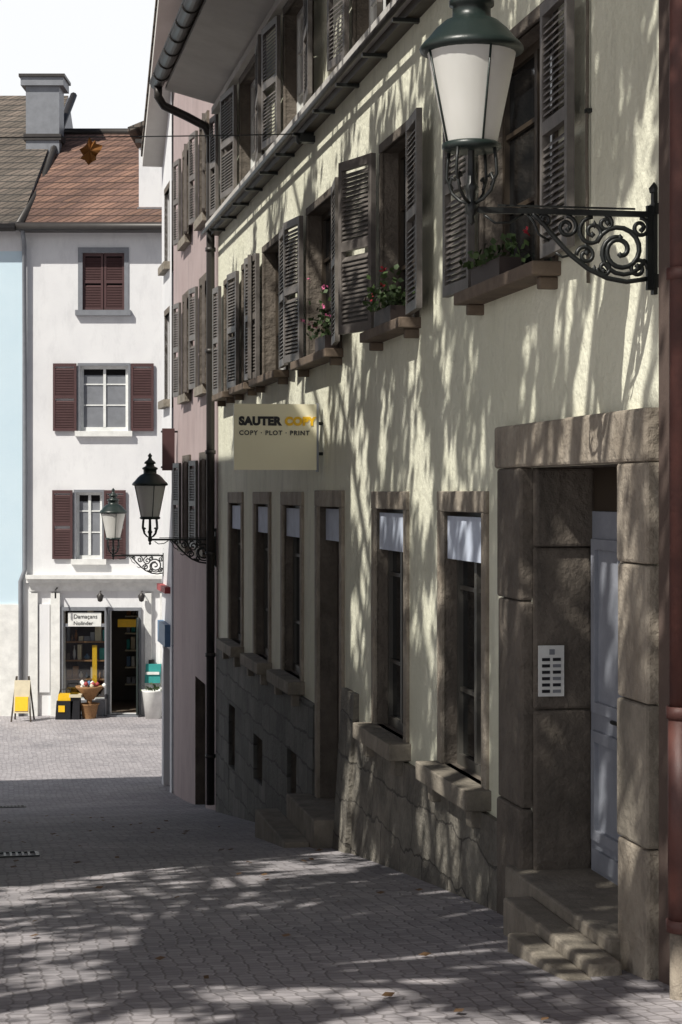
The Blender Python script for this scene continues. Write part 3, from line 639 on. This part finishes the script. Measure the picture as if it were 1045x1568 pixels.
# ================= TREE
def tree():
    rt=empty('lime_tree'); mb=MB(FI); base=Vector((-6.2,3.0,-2.0)); top=Vector((-5.2,4.4,5.0))
    mb.tube([base,base.lerp(top,.3),base.lerp(top,.65),top],[.34,.26,.22,.16],'bark',12)
    cl=[]
    rs=np.random.RandomState(11)
    for _ in range(560):
        while True:
            p=rs.uniform(-1,1,3)
            if (p**2).sum()<1 : break
        cl.append((np.array((-4.0+p[0]*5.6,6.0+p[1]*6.3,7.6+p[2]*2.0)),rs.uniform(.16,.40)))
    for _ in range(60):
        cl.append((np.array((rs.uniform(-7.5,-1.5),rs.uniform(10.5,18),rs.uniform(8.6,11.5))),rs.uniform(.2,.45)))
    for c,r in cl[::14]:
        c=Vector(c); m=top.lerp(c,.5)+Vector((0,0,.4))
        if c.z<.26*c.y+1.6: continue
        mb.tube([top+Vector((0,0,-.5)),m,c],[.08,.045,.012],'bark',6)
    mb.make('trunk_and_limbs',rt)
    lp=np.array(FW(8.99,.858,1.75)); ld=np.array(LD)
    V=[];F=[]
    for c,r in cl:
        n=int(70*(r/.3)**1.7)
        ax=rs.normal(0,1,3)*np.array([.4,.4,1.0]); ax/=np.linalg.norm(ax)
        P=rs.normal(0,1,(n,3))*r*.28; P+=np.outer(rs.normal(0,1,n)*r*.95,ax); P+=c
        for p in P:
            if p[2]<8.1 and p[1]>10.8 and p[0]<-4.2: continue
            if p[2]<.26*p[1]+1.3: continue
            dv=p-lp; q=dv-ld*dv.dot(ld)
            if np.linalg.norm(q)<.5: continue
            t=(p[2]+2.05)/-ld[2]; h=p+ld*t
            if h[1]<7.95+.25*math.sin(h[0]*5) and h[0]>-.1+.3*math.sin(h[1]*7) and rs.rand()<.93: continue
            a=rs.normal(0,1,3); a/=np.linalg.norm(a); b=np.cross(a,rs.normal(0,1,3)); b/=np.linalg.norm(b); L=rs.uniform(.055,.095); w=L*.75; i=len(V)
            V+=[p-a*L,p+b*w-a*L*.2,p+a*L,p-b*w-a*L*.2]; F.append((i,i+1,i+2,i+3))
    me=bpy.data.meshes.new('crown'); me.from_pydata([tuple(v) for v in V],[],F); me.materials.append(M['leaf'])
    o=bpy.data.objects.new('crown',me); bpy.context.scene.collection.objects.link(o); o.parent=rt; print('leaves',len(F))
tree()
mb=MB(FW)
for _ in range(260):
    s=random.uniform(6.5,26); n=random.uniform(.2,6); z=zs(s)+.012; a=random.uniform(0,6.28); r=random.uniform(.02,.04)
    c=Vector((s,n,z)); u=Vector((math.cos(a),math.sin(a),-.1))*r; v=Vector((-math.sin(a),math.cos(a),0))*r*.7
    mb.quad(c-u,c+v+Vector((0,0,.01)),c+u+Vector((0,0,.012)),c-v,'dry')
mb.make('fallen_leaves')
# ================= LIGHT / SKY / CAMERA
sd=bpy.data.lights.new('sun','SUN'); sd.energy=5.0; sd.angle=math.radians(.4); sd.color=(1,.96,.88)
so=bpy.data.objects.new('sun',sd); bpy.context.scene.collection.objects.link(so); so.rotation_euler=LD.to_track_quat('-Z','Y').to_euler()
w=bpy.data.worlds.new('World'); bpy.context.scene.world=w; w.use_nodes=True; nt=w.node_tree
bg=nt.nodes['Background']; sk=nt.nodes.new('ShaderNodeTexSky'); sk.sky_type='NISHITA'; sk.sun_disc=False
sk.sun_elevation=math.asin(-LD.z); sk.sun_rotation=math.atan2(-LD.x,-LD.y); sk.dust_density=2.0; sk.air_density=1.0
tc=nt.nodes.new('ShaderNodeTexCoord'); sp=nt.nodes.new('ShaderNodeSeparateXYZ'); nt.links.new(tc.outputs['Generated'],sp.inputs[0])
mr=nt.nodes.new('ShaderNodeMapRange'); mr.interpolation_type='SMOOTHSTEP'; mr.inputs[1].default_value=.24; mr.inputs[2].default_value=.32; mr.inputs[3].default_value=1; mr.inputs[4].default_value=0
nt.links.new(sp.outputs[2],mr.inputs[0])
mx=nt.nodes.new('ShaderNodeMixRGB'); mx.inputs[2].default_value=(19.5,19.8,20.2,1); nt.links.new(mr.outputs[0],mx.inputs[0]); nt.links.new(sk.outputs[0],mx.inputs[1])
nt.links.new(mx.outputs[0],bg.inputs[0]); bg.inputs[1].default_value=.05
cd=bpy.data.cameras.new('camera'); cd.sensor_fit='HORIZONTAL'; cd.sensor_width=36; cd.lens=36*3000/1045; cd.shift_y=-29/1045; cd.clip_end=1000; cd.clip_start=.1
co=bpy.data.objects.new('camera',cd); bpy.context.scene.collection.objects.link(co); co.rotation_euler=(math.pi/2,0,0)
bpy.context.scene.camera=co
vs=bpy.context.scene.view_settings; vs.view_transform='Standard'; vs.look='None'; vs.exposure=0
